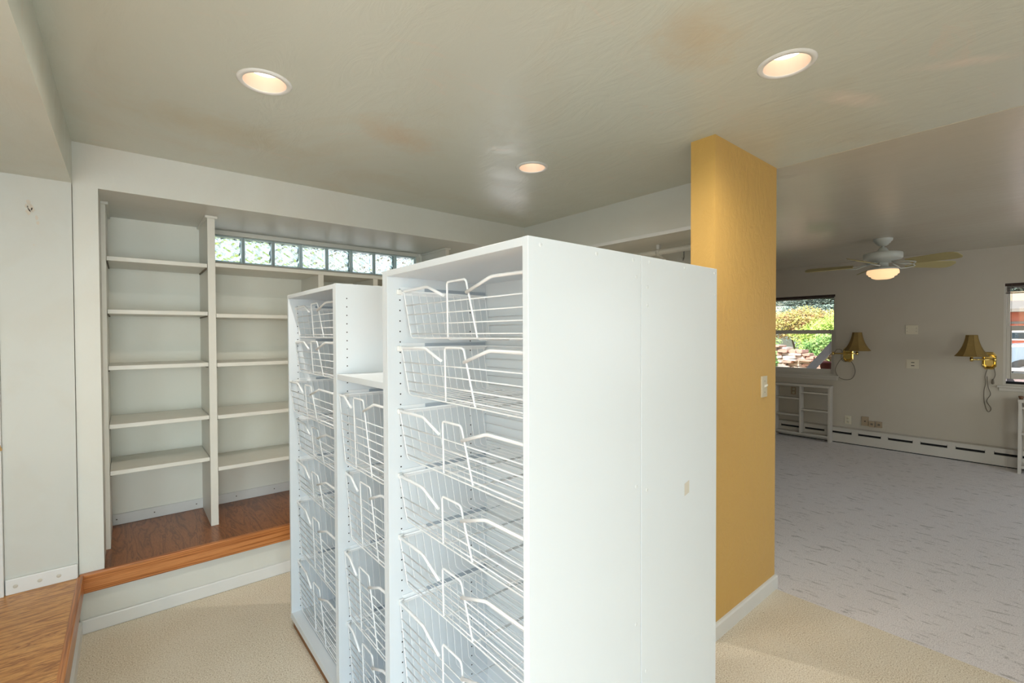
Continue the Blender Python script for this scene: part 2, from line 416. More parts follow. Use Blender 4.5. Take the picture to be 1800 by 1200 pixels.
for z in (0.58, 0.93, 1.28, 1.63, 1.98): box(-1.34, -0.47, 3.17, 3.52, z-0.02, z).build('shelf', M['shelfpaint'], al, 0.002)
struct(box(XL, -0.197, 3.54, 3.66, 0, 2.25).build('wall_alcove', M['panel']), 'end wall behind the alcove shelves', 'wall')
# enclosing walls behind the camera with the openings the daylight comes by
w = MB()
w.box(XL-0.1, -1.2, YB-0.12, YB, 0, CEIL); w.box(0.6, 4.5, YB-0.12, YB, 0, CEIL); w.box(-1.2, 0.6, YB-0.12, YB, 2.08, CEIL)
w.box(4.5, 6.3, YB-0.12, YB, 0, 0.9); w.box(4.5, 6.3, YB-0.12, YB, 2.1, CEIL); w.box(6.3, XF+0.12, YB-0.12, YB, 0, CEIL)
struct(w.build('wall_front', M['wall']), 'off-white wall with patio door and window openings', 'wall')
w = MB(); w.box(XL-0.12, XL, YB, -1.5, 0, CEIL); w.box(XL-0.12, XL, 0.8, 3.66, 0, CEIL); w.box(XL-0.12, XL, -1.5, 0.8, 0, 0.68); w.box(XL-0.12, XL, -1.5, 0.8, 2.12, CEIL)
struct(w.build('wall_side', M['wall']), 'off-white alcove wall with window opening', 'wall')
struct(box(0.25, 2.9, -1.42, -1.30, 0, CEIL).build('wall_light_block', M['wall']), 'off-white unseen partition added to block daylight', 'wall')  # unseen wall added to keep patio daylight off the column and cabinet side
# hanging closet on the right
w = MB(); w.box(2.78, 2.90, 1.42, YW, 2.18, CEIL)
w.box(3.42, 3.54, 1.46, 3.75, 0, CEIL); w.box(2.78, 3.20, 1.32, 1.42, 0, CEIL); w.box(3.10, 3.46, 1.36, 1.46, 0, CEIL); w.box(2.9, 3.42, YW, YW+0.12, 0, CEIL); w.box(2.78, 2.9, 1.228, 1.32, 0, CEIL)
struct(w.build('wall_right', M['wall']), 'off-white header and walls of the hanging closet', 'wall')
# ochre partition
struct(box(2.195, 2.925, 1.102, 1.227, 0, CEIL).build('wall_partition', M['ochre']), 'ochre painted textured partition stub from floor to ceiling', 'wall')
w = MB().prism([(1.102, 0), (1.088, 0), (1.088, 0.068), (1.094, 0.076), (1.102, 0.078)], 0, 2.18, 2.94)
w.box(2.925, 2.94, 1.0885, 1.24, 0, 0.076)
struct(w.build('baseboard_partition', M['trim']), 'white baseboard along the foot of the ochre partition', 'baseboard')
# den far wall with two window openings
W1 = (2.077, 3.05, 0.905, 2.04); W2 = (-0.50, 0.477, 0.905, 2.05)
w = MB(); T = 0.16
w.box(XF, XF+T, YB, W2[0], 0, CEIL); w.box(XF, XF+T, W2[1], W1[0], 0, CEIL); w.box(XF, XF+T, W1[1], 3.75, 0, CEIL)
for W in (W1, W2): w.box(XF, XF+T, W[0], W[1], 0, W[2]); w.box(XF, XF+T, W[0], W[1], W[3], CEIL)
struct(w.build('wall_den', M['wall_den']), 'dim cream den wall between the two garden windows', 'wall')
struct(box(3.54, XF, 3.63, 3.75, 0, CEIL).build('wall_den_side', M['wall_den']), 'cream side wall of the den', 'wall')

# ---- oak platform, nosing and riser boards
struct(box(-0.10, 2.78, YW+0.002, YR-0.001, 0.28, OAKZ).build('trim_oak_shelf_floor', M['oak_in']), 'dark varnished oak plywood floor of the shelf recess', 'platform')
struct(box(-0.195, 2.78, 3.135, YW+0.004, 0.208, OAKZ+0.006).build('trim_oak_nosing', M['oak_nose_x'], bevel=0.006), 'oak nosing board along the front of the shelf recess', 'trim')
struct(box(-0.195, 2.78, 3.146, YW, 0, 0.072).build('baseboard_back', M['trim'], bevel=0.006), 'white baseboard along the carpet under the oak nosing', 'baseboard')
p = box(XL, -0.20, YB, 3.139, 0.22, OAKZ).build('trim_oak_platform', M['oak_left'])
struct(p, 'honey oak plywood platform raised beside the carpet', 'platform')
struct(box(-0.202, -0.178, YB, 3.138, 0.208, OAKZ+0.006).build('trim_oak_nosing', M['oak_nose_y'], bevel=0.006), 'oak nosing strip on the edge of the raised platform', 'trim')
struct(box(-0.30, -0.197, YB, 3.14, 0, 0.22).build('wall_platform_riser', M['wall']), 'white riser below the platform edge', 'wall')
struct(box(-0.197, -0.185, YB, 3.14, 0, 0.072).build('baseboard_platform', M['trim']), 'white baseboard under the platform nosing', 'baseboard')

# ------------------------------------------------------------------ built-in shelving in the recess
FY = 3.44
bk = thing('built_in_bookcase', (1.0, 3.65, OAKZ), 'cream built-in bookcase with bare shelves standing on the oak recess floor', 'bookcase')
UPR = [(-0.104, -0.080), (0.397, 0.438), (1.062, 1.100), (1.471, 1.508), (2.123, 2.155)]
TALL = (0, 1, 4)
for i, (a, b) in enumerate(UPR):
    top = 2.243 if i in TALL else 1.93
    u = MB().box(a, b, FY, YR-0.002, OAKZ, top)
    up = u.build('upright', M['shelfpaint'], bk, 0.0015)
    if i in TALL:
        c = MB(); c.box(a-0.012, b+0.012, FY-0.012, YR-0.003, top-0.014, top+0.001); c.build('cap_strip', M['shelfpaint'], up, 0.001)
def shelf(a, b, z, th=0.024, y0=FY+0.004):
    return box(a+0.002, b-0.002, y0, YR-0.018, z-th, z).build('shelf', M['shelfpaint'], bk, 0.0015)
for z in (1.945, 1.647, 1.329, 0.998, 0.735): shelf(UPR[0][1], UPR[1][0], z)
for z in (1.636, 1.324, 0.993, 0.664): shelf(UPR[1][1], UPR[2][0], z)
for z in (1.636, 1.324, 0.993, 0.664): shelf(UPR[2][1], UPR[3][0], z)
for z in (1.636, 1.324, 0.993, 0.664): shelf(UPR[3][1], UPR[4][0], z)
box(UPR[1][1], UPR[4][0], FY-0.002, YR-0.002, 1.93, 1.956).build('window_ledge', M['shelfpaint'], bk, 0.002)
# dark pencil-thin cleats under the adjustable shelves
for (a, b, zs) in ((UPR[0][1], UPR[1][0], (1.945, 1.647, 1.329, 0.998, 0.735)), (UPR[1][1], UPR[2][0], (1.636, 1.324, 0.993, 0.664))):
    for z in zs:
        for x in (a+0.001, b-0.007): box(x, x+0.006, FY+0.03, YR-0.05, z-0.032, z-0.0245).build('cleat', M['cord'], bk)
bb = box(UPR[0][1], 2.12, YR-0.013, YR, OAKZ, OAKZ+0.068).build('baseboard_recess', M['trim'], bevel=0.003)
struct(bb, 'white baseboard behind the shelves on the oak floor', 'baseboard')
for x in (-0.06, 0.13, 0.36, 0.60, 0.85): MB().disc((x, YR-0.0135, OAKZ+0.036), 0.004, (0, -1, 0)).build('nail_head', M['cord'], bb)

# ---- glass block window
gw = tag(bpy.data.objects.new('window_1', None), 'long narrow glass block window above the built-in shelves', 'window', None, 'structure'); COL.objects.link(gw)
gw.location = ((GX0+GX1)/2, YR, GZ0)
def wavy_block_mesh():
    nx, nz = 60, 56; w2, h2, d = 0.088, 0.084, 0.030
    b = MB()
    def hgt(u, v, s):
        return (0.0022*math.sin(u*78+s+2.3*math.sin(v*66+s)) + 0.0022*math.sin(v*92-u*58+1.7*s+1.5*math.sin(u*110)) + 0.0009*math.sin(u*190+v*140+2*math.sin(v*90)))*(1.0 if s < 1 else 0.3)
    for side in (0, 1):
        vs = []; fs = []
        for j in range(nz+1):
            for i in range(nx+1):
                u = -w2+2*w2*i/nx; v = -h2+2*h2*j/nz
                e = min(1, (w2-abs(u))/0.012, (h2-abs(v))/0.012)
                y = (-d if side == 0 else d) + hgt(u, v, side*2.1)*e
                vs.append((u, y, v))
        for j in range(nz):
            for i in range(nx):
                a = j*(nx+1)+i; q = (a, a+1, a+nx+2, a+nx+1)
                fs.append(q if side == 0 else q[::-1])
        b.add(vs, fs, True)
    n = (nx+1)*(nz+1)
    ring = [i for i in range(nx+1)] + [j*(nx+1)+nx for j in range(1, nz+1)] + [nz*(nx+1)+i for i in range(nx-1, -1, -1)] + [j*(nx+1) for j in range(nz-1, 0, -1)]
    for k in range(len(ring)):
        a, c = ring[k], ring[(k+1) % len(ring)]
        b.f.append((a, a+n, c+n, c)); b.sm.append(False)
    return b
wm = wavy_block_mesh().mesh('glass_block'); wm.materials.append(M['blockglass'])
rimb = MB()
for s in (-1, 1):
    rimb.box(s*0.088, s*0.0985, -0.045, 0.045, -0.095, 0.095)
for s in (-1, 1): rimb.box(-0.088, 0.088, -0.045, 0.045, s*0.084, s*0.095)
rimm = rimb.mesh('block_rim'); rimm.materials.append(M['blockedge'])
for k in range(8):
    o = bpy.data.objects.new('glass_block', wm); COL.objects.link(o); o.parent = gw
    o.location = (GX0+0.0999+0.1997*k-gw.location.x, 0.055, (GZ1-GZ0)/2)
    r = bpy.data.objects.new('block_rim', rimm); COL.objects.link(r); r.parent = o
    o.rotation_euler = (0, (k % 2)*PI, 0)
box(GX0-0.01, GX1+0.02, YR-0.012, YR, GZ1, 2.24).build('head_trim', M['shelfpaint'], gw)
box(GX0-0.01, GX1+0.02, YR-0.012, YR, 1.958, GZ0).build('sill_trim', M['den_trim'], gw)
box(GX1, GX1+0.035, YR-0.012, YR, GZ0, GZ1).build('side_trim', M['shelfpaint'], gw)

# ------------------------------------------------------------------ closet shelf and rod
cs = thing('closet_shelf', (3.1, 2.3, 2.16), 'white closet shelf spanning the header beside the ochre partition', 'shelf')
box(2.772, 3.42, 1.43, YW, 2.160, 2.180).build('board', M['shelfpaint'], cs)
box(2.762, 2.775, 1.43, YW, 2.160, 2.184).build('front_edge', M['trim'], cs)
cr = thing('closet_rod', (3.05, 2.3, 2.10), 'cream painted hanging rod on brackets under the closet shelf', 'closet rod')
MB().tube([(3.05, 1.422, 2.104), (3.05, 3.158, 2.104)], 0.021, 14).build('rod', M['shelfpaint'], cr)
for y in (1.96, 2.75):
    k = MB(); k.box(3.038, 3.062, y-0.012, y+0.012, 2.12, 2.159)
    b = k.build('bracket', M['plastic'], cr)
    MB().lathe([(0.0215, -0.014), (0.027, -0.012), (0.027, 0.012), (0.0215, 0.014)], (3.05, y, 2.104), 14, True, 'Y').build('collar', M['shelfpaint'], b)
    MB().tube([(3.06, y, 2.085), (3.16, y, 2.04), (3.40, y, 1.88)], 0.010, 8).build('strut', M['shelfpaint'], b)
hk = thing('coat_hook', (3.30, 1.88, 2.10), 'small steel hook hanging behind the closet rod', 'hook')
MB().tube([(3.30, 1.90, 2.158), (3.30, 1.90, 2.13), (3.30, 1.90, 2.09), (3.285, 1.90, 2.062), (3.27, 1.90, 2.075)], 0.006, 8).build('hook_wire', M['steel'], hk)
box(3.28, 3.32, 1.885, 1.915, 2.152, 2.160).build('hook_plate', M['cord'], hk)

# ------------------------------------------------------------------ basket towers
FX, DX, TZ, BZ, PT = 0.633, 1.024, 1.702, 0.048, 0.018
HOLE = 0.032
def tower(name, y0, y1, label, x0=FX, x1=DX, top=True, shelf_z=None, front=-1, group=None, runners=(), base=True):
    t = thing(name, ((x0+x1)/2, (y0+y1)/2, 0), label, 'storage tower', group)
    for a in (y0, y1-PT):
        sp = box(x0, x1, a, a+PT, BZ, TZ).build('side_panel', M['mel'], t, 0.0012)
        inner = a+PT+0.0004 if a == y0 else a-0.0004
        nrm = (0, 1, 0) if a == y0 else (0, -1, 0)
        h = MB()
        for xx in ((x0+0.043, x0+0.315) if front < 0 else (x1-0.043, x1-0.315)):
            z = BZ+0.055
            while z < TZ-0.03: h.disc((xx, inner, z), 0.0026, nrm, 8); z += 0.0335
        ho = h.build('pin_hole', M['hole'], sp); ho['kind'] = 'stuff'
    if top: box(x0, x1, y0+PT, y1-PT, TZ-PT-0.001, TZ-0.0005).build('top_panel', M['mel'], t, 0.0012)
    if shelf_z: box(x0+0.002, x1-0.008, y0+PT, y1-PT, shelf_z-0.022, shelf_z).build('fixed_shelf', M['mel'], t, 0.0012)
    box(x0, x1, y0+PT, y1-PT, BZ, BZ+0.032).build('bottom_panel', M['mel'], t, 0.0012)
    xb = (x1-0.006, x1-0.0005) if front < 0 else (x0+0.0005, x0+0.006)
    box(xb[0], xb[1], y0+PT, y1-PT, BZ+0.032, TZ-PT-0.001 if top else (shelf_z or TZ)).build('back_panel', M['mel_in'], t)
    box(x0+0.012, x1-0.012, y0+0.006, y1-0.006, 0.0, BZ).build('plinth', M['chip'], t)
    for z in runners:
        for s, yy in ((1, y0+PT), (-1, y1-PT)):
            r = MB(); r.box(x0+0.045, x1-0.012, yy, yy+s*0.003, z-0.014, z+0.012); r.box(x0+0.045, x1-0.012, yy+s*0.003, yy+s*0.011, z-0.0075, z-0.0045)
            ro = r.build('runner', M['wire'], t)
            box(x0+0.13, x1-0.014, yy+s*0.0031, yy+s*0.006, z-0.004, z+0.0115).build('slide_channel', M['runner'], ro)
            box(x0+0.030, x0+0.046, yy, yy+s*0.010, z-0.013, z+0.004).build('runner_stop', M['plastic'], ro, 0.003)
    return t
R_Z = [1.640, 1.460, 1.259, 1.053, 0.855, 0.645]
L_Z = [1.639, 1.466, 1.267, 1.070, 0.862, 0.650, 0.346]
M_Z = [1.266, 0.955, 0.642, 0.352]
tR = tower('basket_tower', 0.709, 1.392, 'white melamine basket tower with six wire baskets nearest the ochre partition', runners=R_Z)
tM = tower('basket_tower', 1.392, 1.857, 'narrow white basket tower with open fixed shelf and no top', top=False, shelf_z=1.346, runners=M_Z)
tL = tower('basket_tower', 1.857, 2.547, 'white basket tower of seven wire baskets beside the oak step', runners=L_Z)
tB = tower('storage_tower', 0.709, 1.392, 'white melamine cabinet standing back to back behind the basket tower', DX+0.002, DX+0.402, front=1, shelf_z=0.9)
# screw caps and bits of tape on the plain side panels
for x, z in ((0.668, 1.687), (0.848, 1.687), (0.990, 1.687), (1.003, 1.645), (1.004, 1.107), (1.003, 0.75)):
    MB().lathe([(0.0001, -0.0007), (0.0045, -0.0006), (0.0052, 0)], (x, 0.709, z), 12, True, 'Y').build('screw_cap', M['mel_in'], tR)
for x, z in ((1.060, 1.687), (1.235, 1.687), (1.410, 1.687), (1.052, 1.622), (1.052, 1.575), (1.415, 1.62), (1.050, 1.089), (1.412, 0.663), (1.048, 0.608)):
    MB().lathe([(0.0001, -0.0007), (0.0045, -0.0006), (0.0052, 0)], (x, 0.709, z), 12, True, 'Y').build('screw_cap', M['mel_in'], tB)
MB().add([(1.236, 0.7084, 1.030), (1.262, 0.7084, 1.036), (1.262, 0.7084, 1.072), (1.236, 0.7084, 1.066)], [(0, 1, 2, 3)]).build('tape_scrap', M['tape'], tB)

def bend(pts, r=0.012, n=4):
    P = [Vector(p) for p in pts]; out = [P[0]]
    for i in range(1, len(P)-1):
        a = (P[i-1]-P[i]); b = (P[i+1]-P[i]); q = min(r, a.length*0.45, b.length*0.45)
        s = P[i]+a.normalized()*q; e = P[i]+b.normalized()*q
        for k in range(n+1):
            t = k/n; out.append(s*(1-t)**2 + P[i]*2*t*(1-t) + e*t*t)
    out.append(P[-1]); return out
BD = 0.335
def basket(Wd, h):
    """wire drawer basket, origin at the front centre of its floor, depth along +X"""
    W2 = Wd/2; tp = 0.030; fi = 0.013; bi = 0.012; D = BD
    t = thing('wire_basket', (0, 0, 0), '', 'basket')
    def yl(z): return W2 - tp*(1-z/h)
    def xf(z): return fi*(1-z/h)
    def xb(z): return D - bi*(1-z/h)
    rim = MB().tube(bend([(0, W2, h), (D, W2, h), (D, -W2, h), (0, -W2, h)], 0.015), 0.0030, 6)
    rim.build('rim', M['wire'], t, world=False)
    lo = 0.030; hl = 0.050
    bx = min(0.155, W2*0.66)
    for s in (1, -1):
        pts = bend([(0.012, s*W2, h), (0, s*(W2-0.006), h), (-0.004, s*bx, h+0.002), (-0.010, s*(hl+0.006), h-lo)], 0.012)
        MB().tube(pts, 0.0045, 8).build('front_rim', M['wire'], t, world=False)
    ins = 0.022
    lp = bend([(D-0.02, hl+ins, -0.003), (fi+0.002, hl+ins, -0.003), (-0.004, hl-0.004, h+0.006), (-0.004, -hl+0.004, h+0.006), (fi+0.002, -hl-ins, -0.003), (D-0.02, -hl-ins, -0.003)], 0.011)
    MB().tube(lp, 0.0032, 6).build('handle_loop', M['wire'], t, world=False)
    cw = MB(); n = 13
    for i in range(n):
        x = 0.002+(D-0.014)*i/(n-1); x2 = fi+(D-bi-fi)*i/(n-1)
        r = 0.0024 if i == 0 else 0.0014
        cw.tube(bend([(x, W2, h), (x2, W2-tp, 0), (x2, -W2+tp, 0), (x, -W2, h)], 0.010, 2), r, 5, caps=False)
    for y in ((W2-tp)*0.72, -(W2-tp)*0.72): cw.tube([(fi, y, -0.003), (D-bi, y, -0.003)], 0.0016, 5)
    cw.build('cross_wires', M['wire'], t, world=False)['kind'] = 'stuff'
    fw = MB(); bw = MB(); z = 0.012
    while z < h-0.040:
        fw.tube([(xf(z)+0.001, yl(z), z), (xf(z)+0.001, -yl(z), z)], 0.0020, 5)
        bw.tube([(xb(z), yl(z), z), (xb(z), -yl(z), z)], 0.0016, 5)
        z += 0.030
    fw.build('front_wires', M['wire'], t, world=False)['kind'] = 'stuff'
    bw.build('back_wires', M['wire'], t, world=False)['kind'] = 'stuff'
    return t
ORD = ['topmost', 'second', 'third', 'fourth', 'fifth', 'sixth', 'seventh']
def fill(y0, y1, zs, hs, xs, where, group):
    W = (y1-y0)-2*PT-0.016; cache = {}
    for i, (z, h, x) in enumerate(zip(zs, hs, xs)):
        if h in cache: b = copy_tree(cache[h])
        else: b = basket(W, h); cache[h] = b
        b.location = (x, (y0+y1)/2, z-h-0.002)
        b['label'] = ('deep' if h > 0.2 else 'shallow')+' white wire basket, '+(ORD[i]+' from the top' if i else 'topmost')+' in the '+where
        b['group'] = group
fill(0.709, 1.392, R_Z, [0.148, 0.148, 0.148, 0.140, 0.148, 0.275], [0.684, 0.676, 0.668, 0.665, 0.665, 0.664], 'tower nearest the ochre partition', 'baskets in the tower by the partition')
fill(1.392, 1.857, M_Z, [0.262, 0.255, 0.255, 0.255], [0.640, 0.662, 0.655, 0.665], 'narrow tower under the open shelf', 'baskets in the narrow tower')
fill(1.857, 2.547, L_Z, [0.148, 0.148, 0.148, 0.148, 0.140, 0.262, 0.250], [0.665, 0.662, 0.634, 0.662, 0.660, 0.662, 0.662], 'tower beside the oak step', 'baskets in the tower by the step')

# ------------------------------------------------------------------ recessed ceiling lights
can_labels = ['lit white recessed ceiling light above the narrow basket tower', 'lit white recessed ceiling light in front of the ochre partition', 'lit white recessed ceiling light between basket towers and closet']
for (cx, cy), lab in zip(LIGHTS, can_labels):
    t = thing('recessed_light', (cx, cy, CEIL), lab, 'ceiling light', 'recessed ceiling lights')
    MB().lathe([(0.074, -0.002), (0.076, -0.006), (0.088, -0.006), (0.0945, -0.0005), (0.0945, 0.001), (0.076, 0.002), (0.074, -0.002)], (cx, cy, CEIL), 40).build('trim_ring', M['plastic'], t)
    MB().lathe([(0.0745, -0.002), (0.066, 0.052), (0.062, 0.058), (0.0001, 0.059)], (cx, cy, CEIL), 40).build('baffle', M['baffle'], t)
    MB().lathe([(0.0001, 0.040), (0.040, 0.042), (0.054, 0.046), (0.057, 0.054)], (cx, cy, CEIL), 32).build('bulb', M['bulb'], t)
    sp = bpy.data.lights.new('can_lamp', 'SPOT'); sp.energy = 32; sp.color = (1.0, 0.92, 0.82); sp.spot_size = math.radians(172); sp.spot_blend = 1.0; sp.shadow_soft_size = 0.008
    so = bpy.data.objects.new('can_lamp', sp); COL.objects.link(so); so.parent = t; so.location = (0, 0, -0.012)

# ------------------------------------------------------------------ light switch on partition
sw = thing('light_switch', (2.754, 1.102, 1.20), 'ivory toggle light switch on the ochre partition', 'switch')
box(2.719, 2.789, 1.093, 1.102, 1.142, 1.260).build('plate', M['ivory'], sw, 0.002)
MB().prism([(1.093, 1.196), (1.093, 1.210), (1.078, 1.216), (1.078, 1.206)], 0, 2.749, 2.759).build('toggle', M['plastic'], sw)
for z in (1.232, 1.170): MB().disc((2.754, 1.0926, z), 0.0035, (0, -1, 0), 8).build('screw', M['cord'], sw)

# ------------------------------------------------------------------ ceiling fan in the den
FCX, FCY = 5.95, 1.23
fan = thing('ceiling_fan', (FCX, FCY, CEIL), 'grey enamel ceiling fan with tan blades and lit glass bowl', 'ceiling fan')
c = (FCX, FCY, 0)
MB().lathe([(0.0001, 2.385), (0.030, 2.386), (0.047, 2.398), (0.049, 2.408), (0.063, 2.415), (0.066, 2.428), (0.079, 2.436), (0.081, 2.458)], c, 28).build('canopy', M['fan'], fan)
MB().tube([(FCX, FCY, 2.33), (FCX, FCY, 2.39)], 0.014, 12).build('downrod', M['fan'], fan)
MB().lathe([(0.014, 2.372), (0.03, 2.368), (0.048, 2.335), (0.05, 2.318)], c, 20).build('yoke_cover', M['fan'], fan)
MB().lathe([(0.0001, 2.318), (0.140, 2.316), (0.158, 2.312), (0.163, 2.300), (0.162, 2.258), (0.150, 2.246), (0.090, 2.236), (0.075, 2.214), (0.0001, 2.212)], c, 40).build('motor', M['fan'], fan)
MB().lathe([(0.048, 2.215), (0.048, 2.172), (0.09, 2.166), (0.126, 2.154), (0.130, 2.140), (0.0001, 2.139)], c, 32).build('light_fitter', M['fan'], fan)
MB().lathe([(0.128, 2.140), (0.133, 2.128), (0.133, 2.104), (0.118, 2.094), (0.116, 2.084), (0.094, 2.074), (0.091, 2.062), (0.062, 2.050), (0.0001, 2.045)], c, 36).build('glass_bowl', M['bowl'], fan)
for k in range(5):
    a = math.radians(28+72*k)
    outline = []
    for (r, w2) in ((0.245, 0.052), (0.40, 0.062), (0.60, 0.070), (0.655, 0.058), (0.676, 0.030)): outline.append((r, w2))
    poly = outline + [(r, -w2) for r, w2 in outline[::-1]]
    b = MB(); n = len(poly); pitch = math.radians(-20)
    vs = []
    for dz in (-0.003, 0.003):
        for (r, w2) in poly:
            y = w2*math.cos(pitch); z = w2*math.sin(pitch)+dz - 0.012*(r-0.2)
            vs.append((FCX+r*math.cos(a)-y*math.sin(a), FCY+r*math.sin(a)+y*math.cos(a), 2.196+z))
    fs = [tuple(range(n))[::-1], tuple(range(n, 2*n))]+[(i, (i+1) % n, n+(i+1) % n, n+i) for i in range(n)]
    b.add(vs, fs); bo = b.build('blade', M['blade'], fan)
    ir = MB()
    for s in (-1, 1):
        pts = []
        for (r, o) in ((0.10, 0.012), (0.16, 0.028), (0.21, 0.052), (0.26, 0.040), (0.31, 0.004)):
            y = s*o; pts.append((FCX+r*math.cos(a)-y*math.sin(a), FCY+r*math.sin(a)+y*math.cos(a), 2.212-0.03*min(1, (r-0.1)/0.1)+y*math.sin(pitch)))
        ir.tube(pts, 0.006, 6)
    ir.build('blade_iron', M['fan'], bo)

# ------------------------------------------------------------------ wall sconces
def sconce(label, py, pz, shade_y, shade_x, arm_path, cord_paths, pull=None):
    t = thing('wall_sconce', (XF, py, pz), label, 'wall lamp', 'brass swing-arm wall lamps')
    oc = [(-0.058, -0.062), (-0.032, -0.098), (0.032, -0.098), (0.058, -0.062), (0.058, 0.062), (0.032, 0.098), (-0.032, 0.098), (-0.058, 0.062)]
    bp = MB(); n = 8; vs = []
    for sc, x in ((1.0, XF-0.0005), (1.0, XF-0.010), (0.86, XF-0.018), (0.70, XF-0.012), (0.60, XF-0.028)):
        vs += [(x, py+p[0]*sc, pz+p[1]*sc) for p in oc]
    fs = [(r*n+i, r*n+(i+1) % n, (r+1)*n+(i+1) % n, (r+1)*n+i) for r in range(4) for i in range(n)]
    bp.add(vs, fs+[tuple(4*n+i for i in range(n))]); bp.build('back_plate', M['brass'], t)
    ar = MB(); ar.tube(bend(arm_path, 0.01), 0.0075, 8)
    ao = ar.build('swing_arm', M['brass'], t)
    for p in arm_path[1:]: MB().lathe([(0.0001, -0.022), (0.014, -0.020), (0.016, 0), (0.014, 0.020), (0.0001, 0.022)], p, 12).build('arm_joint', M['brass'], ao)
    e = arm_path[-1]
    st = MB().tube([e, (e[0], e[1], e[2]+0.11)], 0.012, 8).build('lamp_holder', M['brass'], t)
    # six-panel bell shade
    prof = [(0.050, 0.235), (0.055, 0.20), (0.064, 0.16), (0.078, 0.115), (0.098, 0.070), (0.122, 0.030), (0.146, 0.0)]
    sh = MB(); ns = 8; vs = []
    for r, z in prof:
        for k in range(ns):
            a = 2*PI*(k+0.5)/ns; vs.append((shade_x+r*math.cos(a), shade_y+r*math.sin(a), e[2]+0.038+z))
    sh.add(vs, [(i*ns+k, i*ns+(k+1) % ns, (i+1)*ns+(k+1) % ns, (i+1)*ns+k) for i in range(len(prof)-1) for k in range(ns)])
    so = sh.build('shade', M['shade'], t)
    sd = so.modifiers.new('thick', 'SOLIDIFY'); sd.thickness = 0.003
    pip = MB()
    for k in range(ns): pip.tube([vs[i*ns+k] for i in range(len(prof))], 0.0022, 5)
    pip.tube([vs[(len(prof)-1)*ns+k] for k in range(ns)], 0.003, 5, True); pip.tube([vs[k] for k in range(ns)], 0.003, 5, True)
    pip.build('piping', M['shade'], so)
    for pth in cord_paths: MB().tube(pth, 0.0035, 6).build('cord', M['cord'], t)
    if pull:
        MB().lathe([(0.002, 0.03), (0.008, 0.022), (0.012, -0.02), (0.005, -0.032)], pull, 10).build('plug', M['cord'], t)
def smooth_path(P, n=8):
    P = [Vector(p) for p in P]; Q = [P[0]]+P+[P[-1]]; out = []
    for i in range(1, len(Q)-2):
        for k in range(n):
            t = k/n; a, b, c2, d = Q[i-1], Q[i], Q[i+1], Q[i+2]
            out.append(0.5*((2*b)+(c2-a)*t+(2*a-5*b+4*c2-d)*t*t+(3*b-a-3*c2+d)*t**3))
    out.append(P[-1]); return out
xw = XF-0.012
loop1 = smooth_path([(XF-0.03, 1.97, 1.17), (XF-0.02, 2.02, 1.12), (xw, 2.07, 1.00), (xw, 2.035, 0.90), (xw, 1.96, 0.865), (xw, 1.88, 0.885), (xw, 1.845, 0.97), (xw, 1.86, 1.06), (xw, 1.90, 1.13)])
loop2 = smooth_path([(7.42, 2.05, 1.235), (7.43, 2.02, 1.28), (XF-0.03, 1.99, 1.26), (XF-0.03, 2.0, 1.16), (XF-0.03, 1.96, 1.11), (XF-0.03, 1.91, 1.125)])
sconce('brass swing-arm sconce with tan bell shade beside the garden hedge window', 1.925, 1.205, 1.775, 7.33,
       [(XF-0.02, 1.925, 1.215), (7.45, 2.075, 1.222), (7.33, 1.775, 1.232)], [loop1, loop2])
strand = smooth_path([(xw, 0.60, 1.08), (xw, 0.615, 1.0), (xw, 0.61, 0.92), (xw, 0.622, 0.84), (xw, 0.62, 0.72), (xw, 0.60, 0.62), (xw, 0.58, 0.60), (xw, 0.565, 0.64), (xw, 0.60, 0.72), (xw, 0.57, 0.80), (xw, 0.59, 0.88), (xw, 0.60, 1.0)])
tail = smooth_path([(xw, 0.545, 1.10), (xw, 0.535, 1.02), (xw, 0.552, 0.96)])
sconce('brass swing-arm sconce with tan bell shade and dangling cords beside the driveway window', 0.585, 1.18, 0.705, 7.30,
       [(XF-0.02, 0.585, 1.19), (7.46, 0.535, 1.195), (7.30, 0.705, 1.198)], [strand, tail], (xw, 0.553, 0.945))

# ------------------------------------------------------------------ den wall plates
def plate(name, y0, y1, z0, z1, label, cat, mat, kind, th=0.006):
    t = thing(name, (XF, (y0+y1)/2, z0), label, cat)
    box(XF-th, XF, y0, y1, z0, z1).build('plate', mat, t, 0.002)
    xm = XF-th-0.0004; yc = (y0+y1)/2; zc = (z0+z1)/2
    d = MB()
    if kind == 'blank':
        for yy in (y0+0.015, y1-0.015):
            for zz in (zc-0.02, zc+0.02): d.disc((xm, yy, zz), 0.0035, (-1, 0, 0), 8)
        d.build('screw', M['cord'], t)
    elif kind == 'slots':
        for zz in (zc-0.022, zc+0.018): box(xm-0.002, xm, yc-0.020, yc+0.012, zz-0.004, zz+0.004).build('slot', M['dark'], t)
    elif kind == 'duplex':
        for zz in (zc-0.025, zc+0.025):
            so = MB().lathe([(0.0001, -0.003), (0.016, -0.002), (0.017, 0)], (xm, yc, zz), 14, True, 'X').build('socket', M['ivory'], t)
            for yy in (-0.006, 0.006): box(xm-0.0036, xm-0.003, yc+yy-0.0012, yc+yy+0.0012, zz-0.004, zz+0.006).build('slot', M['dark'], so)
    elif kind == 'coax':
        MB().lathe([(0.0001, -0.010), (0.006, -0.010), (0.007, 0)], (xm, yc, zc), 10, True, 'X').build('coax_post', M['dark'], t)
    else:
        box(xm-0.006, xm, yc-0.012, yc+0.012, zc-0.012, zc+0.012).build('jack', M['cord'], t, 0.001)
    return t
plate('blank_plate', 1.205, 1.325, 1.482, 1.594, 'square ivory blank cover plate, upper one between the sconces', 'wall plate', M['den_ivory'], 'blank')
plate('cable_plate', 1.195, 1.315, 1.055, 1.168, 'square ivory plate with two dark slots, lower one between the sconces', 'wall plate', M['den_ivory'], 'slots')
